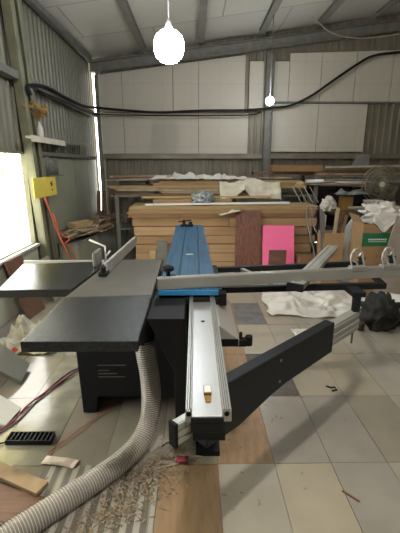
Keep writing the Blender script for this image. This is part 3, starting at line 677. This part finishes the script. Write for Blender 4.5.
# items lying on the front stack top, in front of the rack
rows = [(.956,1.035,-.62,.55,5.62,'card','brown board lying behind the white strip on the front stack, left half'),(.956,1.03,.62,1.30,5.7,'darkclutter','dark board bundle lying on the right end of the front stack'),(1.036,1.075,-.80,1.15,5.72,'ply','pale long board lying over the brown board on the front stack'),(1.076,1.10,-1.0,.9,5.80,'wood3','thin dark board lying just in front of the rear rack boards')]
for (z0,z1,a_,b_,y0,mt,lab) in rows: tag(MB().bar((a_,(y0+5.98)/2+.01,(z0+z1)/2-.004),(b_,(y0+5.98)/2,(z0+z1)/2),5.96-y0,z1-z0-.006).build('board_bundle', M[mt], None, .004), lab, 'boards')
rnd = random.Random(31)
for k in range(16):
    x = rnd.uniform(-1.2,1.2); l = rnd.uniform(.7,1.6); x0_ = max(-1.42,x-l/2); x1_ = min(1.85,x+l/2); z = 1.29+.004*k; y = 6.16+.03*k
    tag(MB().bar((x0_,y,z),(x1_,y+rnd.uniform(-.06,.06),z+rnd.uniform(-.012,.012)),rnd.uniform(.05,.12),rnd.uniform(.008,.02)).build('narrow_board', M[rnd.choice(['wood','wood2','wood3','card','ply'])], None, .001),
        'loose narrow board in the jumble on top of the rear rack', 'board', 'loose narrow boards on the rear rack')
for k in range(14):
    x = rnd.uniform(1.8,3.0); y = 5.98+.01*k; z = 1.31-.02*k
    if z < 1.10: z = 1.10+.008*k
    tag(MB().bar((x-.45,y-.0,z+rnd.uniform(-.05,.05)),(x+.45,y+.02,z+rnd.uniform(-.05,.05)),.03,.02).build('thin_profile', M[rnd.choice(['wood','alu_dark','wood3','steel'])], None, .001),
        'thin profile strip tangled under the long metal pipe on the right', 'strip', 'thin profile strips under the metal pipe') if k < 6 else None
crumple('plastic_film', (.12,6.25,1.30), (1.7,.35), .11, 8.3, M['filmwhite'], 'white plastic film draped over the top of the rear boards', 'film', n_=46, f=4, solid=.003)
def lump(name, c, r, sc, seed, mt, label, cat, amp=.3, f=3, sub=4, parent=None):
    m = MB(); m.sphere((0,0,0), 1, sub=sub)
    for v in m.bm.verts:
        k = 1+amp*(noise.noise(v.co*f*.5+Vector((seed,0,0)))+.5*noise.noise(v.co*f+Vector((0,seed,0))))
        v.co = Vector((v.co.x*sc[0],v.co.y*sc[1],v.co.z*sc[2]))*r*k
    zb = min(v.co.z for v in m.bm.verts); zc = zb*.65
    for v in m.bm.verts:
        v.co.z = max(v.co.z, zc); v.co += Vector((c[0],c[1],c[2]-zc))
    o = m.build(name, mt, parent)
    return tag(o, label, cat) if parent is None else o
lump('foil_bag', (.11,5.50,.993), .15, (1.05,.5,.62), 2.2, M['silver'], 'crumpled silver foil bag on the front stack beside the white strip', 'bag', amp=.5, f=6)
# cream plastic sheet hung over boards
m = MB()
def drape(u, v):
    x = .38+.95*u; dip = math.sin(u*math.pi)
    ztop = 1.29-.03*math.sin(u*9); zb = 1.03-.02*u+.13*math.exp(-((u-.38)/.12)**2)
    return (x, 5.98-.25*v*(1-.3*u)+.04*noise.noise(Vector((u*8,v*4,1))), ztop+(zb-ztop)*v+.02*noise.noise(Vector((u*14,v*3,4))))
m.sheet(drape, 40, 14); tag(m.build('plastic_sheet', M['cream'], None, 0, .003), 'cream plastic sheet hanging over the boards right of the foil bag', 'sheet')
lump('wood_knot', (1.66,6.0,1.165), .075, (1.2,.8,.8), 4, M['ply'], 'rolled pale bundle end at the right end of the rear boards', 'roll', amp=.3)
# long items on top right
for (x0,x1,y,z0,z1,mt,lab) in [(1.28,2.10,6.35,1.42,1.52,'card3','tan board bundle on top behind the rear rack right end'),(1.0,2.9,6.5,1.37,1.41,'wood3','long dark board under the tan bundle at the top right')]: 
    tag(MB().span(x0,x1,y,y+.35,z0,z1).build('board_bundle', M[mt], None, .003), lab, 'boards')
# right rack with pipes
t = thing('storage_rack', 'dark steel storage rack along the back wall on the right', 'rack', (2.9,6.6,0))
for x in (1.95,3.2,4.4):
    for y in (6.15,6.95): MB().span(x-.03,x+.03,y-.03,y+.03,0,1.34).build('upright', M['steel'], t, .002)
MB().span(1.92,4.5,6.12,6.98,1.34,1.37).build('deck', M['wood3'], t, .002)
MB().span(1.92,4.5,6.12,6.98,.80,.83).build('deck', M['steel'], t, .002)
tag(MB().cyl((1.75,6.05,1.26),(3.5,6.02,1.27),.045,n=16).build('metal_pipe', M['alu_flat']), 'long shiny grey metal pipe across the right rack front', 'pipe')
for k, (z, mt, lab, y) in enumerate([(1.385,'wood','brown timber lying on the right rack, front one',6.2),(1.43,'wood3','dark timber lying on the right rack behind the front one',6.4),(1.49,'wood2','pale thin timber uppermost on the right rack',6.3)]):
    tag(MB().bar((1.95+.1*k,y,z+.0),(4.4,y+.03,z+.02*(k-1)+.02),.09,.03).build('timber', M[mt], None, .002), lab, 'timber')
tag(MB().prism([(2.58,6.35,1.50),(2.86,6.35,1.50),(3.04,6.75,1.68),(2.82,6.75,1.68)], (0,0,1), .02).build('grey_board', M['sheetgrey'], None, .002), 'grey panel tilted up on top of the right rack', 'panel')
for k, lab in enumerate(('leftmost','second','third','fourth')):
    tag(MB().bar((1.66+.09*k,5.90,.957),(1.52+.09*k,5.95,1.20),.028,.010).build('narrow_batten', M['wood2' if k % 2 else 'alu_flat'], None, .001), '%s of four slim slats slanting up from the right end of the front stack' % lab, 'slat', 'slim slats standing on the front stack')
# cluttered table
t = thing('work_table', 'dark cluttered table behind the cardboard boxes on the right', 'table', (2.8,5.5,0))
MB().span(1.95,3.9,5.1,5.95,.84,.88).build('table_top', M['darkclutter'], t, .003)
for x in (2.0,3.85):
    for y in (5.15,5.9): MB().span(x-.03,x+.03,y-.03,y+.03,0,.84).build('leg', M['steel'], t, .002)
MB().span(1.98,3.88,5.90,5.93,.0,.84).build('back_panel', M['darkclutter'], t)
lump('plastic_bag', (1.86,5.25,.90), .12, (.75,.6,.85), 9, M['film'], 'whitish plastic bag hanging at the right end of the carton stack', 'bag', amp=.6, f=5)
tag(MB().span(2.17,2.33,5.55,5.70,.881,1.08).build('yellow_box', M['brass'], None, .004), 'small mustard yellow box on the dark cluttered table', 'box')
t = thing('tub', 'pale pinkish plastic tub on the dark cluttered table', 'tub', (2.62,5.55,.881))
MB().lathe((2.62,5.55,.881), [(.11,0),(.125,.08),(.13,.13),(.138,.13),(.138,.145)], 24).build('body', M['pale'], t)
crumple('blue_cloth', (2.30,5.60,1.10), (.45,.3), .10, 6.1, M['silver'], 'bluish crumpled film lying over the yellow box', 'film', n_=16)
for k, (x, y, rz_, lab, mt) in enumerate([(2.25,5.28,.1,'dark plank at the front of the cluttered table, left','wood3'),(2.55,5.30,-.15,'grey plank on the cluttered table in front of the tub','sheetgrey'),(2.9,5.35,.2,'reddish-brown plank on the cluttered table, rightmost','laminate2'),(2.45,5.20,.05,'pale thin plank at the front edge of the cluttered table','wood2')]):
    tag(MB().box((x,y,.892+.022*k),(.62,.10,.02),(0,0,rz_)).build('loose_plank', M[mt], None, .002), lab, 'plank')
rnd = random.Random(4)
for k in range(9):
    x = 3.0+.09*k; r_ = rnd.uniform(.03,.05); h = rnd.uniform(.08,.16)
    tag(MB().lathe((x,5.62,.881), [(r_,0),(r_,h*.7),(r_*.6,h*.85),(r_*.5,h)], 14).build('can', M[['steel','darkclutter','rubber'][k%3]]), 'small dark can in the row below the fan on the cluttered table', 'can', 'dark cans on the cluttered table')
# fan
t = thing('pedestal_fan', 'round wire-caged pedestal fan with a cream hub standing behind the boxes', 'fan', (3.0,6.0,0))
fc = Vector((2.915,6.0,1.235)); 
MB().lathe((2.91,6.08,0), [(.2,0),(.2,.02),(.05,.05),(.02,.06)], 24).build('base', M['darkclutter'], t)
MB().cyl((2.91,6.08,.05),(2.91,6.08,1.2),.016).build('pole', M['steel'], t)
m = MB()
for rr_ in (.06,.12,.18,.24,.285):
    for yy in (-.05*(1-(rr_/.285)**2)-.01, .03):
        m.tube([(fc.x+rr_*math.cos(a2),fc.y+yy,fc.z+rr_*math.sin(a2)) for a2 in [2*math.pi*i/32 for i in range(33)]], .0055, 5)
for i in range(44):
    a2 = 2*math.pi*i/44; m.tube([(fc.x+rr_*math.cos(a2),fc.y-.05*(1-(rr_/.285)**2)-.01,fc.z+rr_*math.sin(a2)) for rr_ in (.03,.12,.2,.285)], .004, 4)
m.build('cage', M['fanwire'], t)
MB().cyl((fc.x,fc.y-.075,fc.z),(fc.x,fc.y-.055,fc.z),.042,n=20).build('hub', M['cream'], t)
MB().cyl((fc.x,fc.y+.03,fc.z),(fc.x,fc.y+.14,fc.z),.06,.04,n=16).build('motor', M['darkclutter'], t)
for i in range(4):
    a2 = math.pi/2*i+.4; m = MB()
    m.sheet(lambda u, v: (fc.x+(.03+.22*u)*math.cos(a2+(v-.5)*(.5+.6*u)), fc.y+.03*(v-.5)-.005, fc.z+(.03+.22*u)*math.sin(a2+(v-.5)*(.5+.6*u))), 8, 6)
    m.build('blade', M['fanblade'], t, 0, .002)
# boxes on the right
def obox(name, x0, x1, y0, y1, z0, z1, label, mt='card', flaps=True, fl=.10):
    t = thing(name, label, 'box', ((x0+x1)/2,(y0+y1)/2,z0)); w_ = .006; m = MB()
    m.span(x0,x1,y0,y1,z0,z0+w_).span(x0,x1,y0,y0+w_,z0+w_,z1).span(x0,x1,y1-w_,y1,z0+w_,z1).span(x0,x0+w_,y0+w_,y1-w_,z0+w_,z1).span(x1-w_,x1,y0+w_,y1-w_,z0+w_,z1)
    m.build('carton', M[mt], t)
    if flaps:
        MB().bar((x0,(y0+y1)/2,z1),(x0-.07,(y0+y1)/2,z1+fl),.3,.005).build('flap', M['card2'], t)
        MB().bar((x1,(y0+y1)/2,z1),(x1+.07,(y0+y1)/2,z1+fl),.3,.005).build('flap', M['card2'], t)
    return t
t = obox('cardboard_box', 1.96,2.54,4.30,4.65,0,.58,'closed brown cardboard box standing on the floor under the green-labelled box', 'card', False)
MB().span(1.97,2.53,4.31,4.64,.574,.58).build('lid', M['card'], t)
m = MB()
for k in range(4): m.span(2.14+.04*k,2.165+.04*k,4.297,4.30,.46,.50)
m.build('printed_mark', M['card3'], t)
t = obox('cardboard_box', 1.96,2.50,4.30,4.62,.582,.86,'open brown cardboard box with a green label band and white bags inside', 'card')
MB().span(1.958,2.502,4.296,4.30,.60,.755).build('label_band', M['green'], t)['label'] = 'green printed band'
m = MB()
for k in range(9): m.span(2.03+.024*k,2.048+.024*k,4.293,4.296,.672,.69)
m.span(2.03,2.24,4.293,4.296,.652,.658).span(2.32,2.35,4.293,4.296,.64,.71).span(2.31,2.36,4.293,4.296,.63,.645)
m.build('label_print', M['white'], t)['label'] = 'small white print on the green band'
lump('plastic_bag', (2.20,4.46,.85), .19, (1.05,.6,.66), 5, M['filmwhite'], 'crumpled white plastic bag filling the green-labelled box', 'bag', amp=.75, f=7)
m = MB(); m.sheet(lambda u,v: (2.05+.38*u+.02*noise.noise(Vector((u*5,v*5,0))), 4.285-.03*v+.02*noise.noise(Vector((u*6,v*6,3))), .99-.23*v*(1-abs(u-.35)*1.6)), 16, 12)
tag(m.build('plastic_bag', M['filmwhite'], None, 0, .003), 'white plastic flap hanging over the front of the green-labelled box', 'bag')
lump('plastic_bag', (2.70,4.55,.72), .26, (.8,.7,.8), 8, M['filmwhite'], 'white plastic bag at the right edge behind the leaning sheet', 'bag', amp=.5, f=4)
tag(MB().span(2.50,3.0,4.35,4.8,0,.715).build('cardboard_box', M['card'], None, .004), 'brown cardboard box under the white bag at the right edge', 'box')
tag(MB().bar((2.20,4.05,.006),(2.46,4.22,.93),.34,.012,.9).build('leaning_sheet', M['sheet_translucent'], None, .002), 'pale grey-brown sheet leaning at the right edge in front of the boxes', 'sheet')
t = obox('cardboard_box', 1.62,1.87,4.6,4.85,0,.70,'tall open brown box holding upright strips', 'card', False)
for k, (x, dx, zt, w_, mt, lab) in enumerate([(1.66,-.10,.99,.04,'alu_dark','grey strip leaning left in the tall open box'),(1.70,-.11,.95,.05,'sheetgrey','dark grey wide strip leaning left in the tall open box'),(1.74,.05,1.00,.045,'wood2','pale strip standing nearly upright in the tall open box'),(1.73,.13,.97,.06,'laminate2','reddish-brown strip leaning right in the tall open box'),(1.79,.14,.90,.04,'wood','brown strip leaning right in the tall open box'),(1.65,.02,.90,.03,'alu_flat','pale grey strip standing at the left inside the tall open box')]):
    y = 4.63+.03*k
    tag(MB().prism([(x-w_/2,y,.01),(x+w_/2,y,.01),(x+dx+w_/2,y,zt),(x+dx-w_/2,y,zt+.02)], (0,1,0), .012).build('upright_strip', M[mt], None, .001), lab, 'strip')
for k in range(4):  # crates put in so the space behind the table reads black
    a_ = 1.99+.30*k; h_ = (.36,.42,.30,.40)[k]
    t = thing('dark_filler_crate', 'black crate added to darken the middle deck of the right rack, %s from the left' % ('first','second','third','fourth')[k], 'crate', (a_+.14,6.5,.831), 'black crates added to darken the right rack')
    MB().span(a_,a_+.28,6.2,6.8,.831,.831+h_).build('shell', M['rubber'], t, .008)
    MB().span(a_-.005,a_+.285,6.19,6.2,.831+h_-.05,.831+h_-.01).build('rim', M['darkclutter'], t, .003)
for k in range(3):
    a_ = 2.0+.55*k
    tag(MB().span(a_,a_+.5,5.2,5.8,.001,.62-.1*k).build('storage_box', M['darkclutter'], None, .008), 'dark box stored under the cluttered table, %s from the left' % ('first','second','third')[k], 'box')
tag(MB().tube(catmull([(1.60,5.33,.95),(1.56,5.2,.80),(1.60,5.1,.55),(1.66,5.05,.30),(1.60,5.0,.01)],10),.012,8).tube(catmull([(1.66,5.33,.95),(1.66,5.2,.7),(1.74,5.1,.5),(1.70,5.05,.2),(1.72,5.0,.01)],10),.010,8).build('cable_coil', M['alu_dark']), 'grey cables hanging down the right end of the carton stack', 'cable')
m = MB(); m.prism([(1.86,4.95,.0),(2.12,4.95,.0),(2.14,5.0,.88),(2.02,5.0,.70)], (0,1,0), .015); tag(m.build('leaning_sheet', M['sheetwhite'], None, .002), 'pale tapering sheet standing between the tall open box and the green-labelled box', 'sheet')
obox('cardboard_box', 1.10,1.50,4.72,5.02,0,.13,'x','card3',False) if False else None
tag(MB().span(1.45,1.80,5.05,5.30,0,.28).build('cardboard_box', M['card3'], None, .004), 'low brown carton on the floor at the right end of the stack', 'box')
# aluminium bar lying across outrigger
t = thing('aluminium_bar', 'pale aluminium profile bar lying diagonally across the outrigger frame', 'bar', (.55,1.98,.85))
m = MB(); m.bar((.555,1.97,.870),(1.10,2.92,.885),.085,.032).bar((.535,1.98,.889),(1.08,2.93,.904),.012,.006).bar((.575,1.96,.889),(1.12,2.91,.904),.012,.006); m.build('profile', M['alu_flat'], t, .002)
MB().bar((.545,1.955,.8695),(.556,1.972,.8700),.092,.042).build('end_cap', M['rubber'], t, .002)
# plastic sheeting on the floor behind the outrigger
crumple('plastic_sheeting', (1.42,4.02,0), (1.25,.85), .12, 12.3, M['filmwhite'], 'white plastic sheeting bunched on the floor behind the outrigger', 'sheeting', n_=50, f=3, solid=.003)
crumple('plastic_sheeting', (2.52,3.75,0), (.6,.8), .05, 15.3, M['filmwhite'], 'white plastic sheeting spread at the right edge behind the black bag', 'sheeting', n_=30, f=5, solid=.003)
crumple('tissue', (1.0,3.20,0), (.17,.2), .05, 2.9, M['white'], 'small white crumpled tissue on the floor tiles past the swing arm', 'tissue', n_=16)
t = thing('paper_roll', 'white rolled bundle lying beside the black bag on the floor', 'roll', (2.16,3.78,0))
MB().cyl((2.08,3.86,.088),(2.28,3.76,.088),.085,n=24).build('roll', M['white'], t, .004)
MB().cyl((2.279,3.7605,.088),(2.285,3.7575,.088),.03,n=16).build('core', M['card3'], t)
# black bag
t = thing('black_bag', 'lumpy black bag slumped on the floor under the fence end', 'bag', (1.77,3.30,0))
lump('body', (1.765,3.32,0), .185, (.92,.8,.98), 3.3, M['blacks'], None, None, amp=.45, f=5, parent=t)
MB().tube(catmull([(1.66,3.17,.12),(1.72,3.13,.22),(1.80,3.13,.20),(1.86,3.17,.10)], 8), .010, 6).tube(catmull([(1.78,3.16,.06),(1.82,3.12,.14),(1.88,3.16,.16),(1.90,3.22,.06)],8),.009,6).build('strap', M['rubber'], t)
tag(MB().lathe((1.575,3.28,.0),[(.03,0),(.035,.06),(.03,.10)],12).build('small_pot', M['darkclutter']), 'small dark pot touching the left side of the black bag', 'pot')

# ================================================================ CAMERA AND LIGHT
cam = bpy.data.cameras.new('camera'); co = bpy.data.objects.new('camera', cam); col.objects.link(co)
cam.sensor_fit = 'VERTICAL'; cam.sensor_height = 24; cam.lens = 375/533*24
co.location = (0,0,1.52); co.rotation_euler = (R(90-15.1),0,R(-.76)); cam.clip_start = .05
bpy.context.scene.camera = co
def point(name, loc, e, r, c):
    l = bpy.data.lights.new(name, 'POINT'); l.energy = e; l.shadow_soft_size = r; l.color = c
    o = bpy.data.objects.new(name, l); col.objects.link(o); o.location = loc; return o
point('overhead_lamp', (.08,.60,3.2), 175, .06, (1,.935,.83))
point('fill_light', (3.6,-1.5,3.3), 40, .25, (1,.95,.86))  # added fill light behind the camera, no lamp known there
point('fill_light', (4.6,4.0,3.6), 10, .2, (1,.93,.82))  # weak fill added out of view on the right
sun = bpy.data.lights.new('sun', 'SUN'); sun.energy = 3.0; sun.angle = R(2); sun.color = (1,.96,.86)
so = bpy.data.objects.new('sun', sun); col.objects.link(so); so.rotation_euler = (R(25), R(20), 0)
w = bpy.data.worlds.new('world'); bpy.context.scene.world = w; w.use_nodes = True
bg = w.node_tree.nodes['Background']; bg.inputs[0].default_value = (1,.99,.92,1); bg.inputs[1].default_value = 8.5
sc = bpy.context.scene
sc.view_settings.view_transform = 'Standard'; sc.view_settings.look = 'None'; sc.view_settings.exposure = 0.0
for o in sc.objects:
    if '_w' in o: del o['_w']
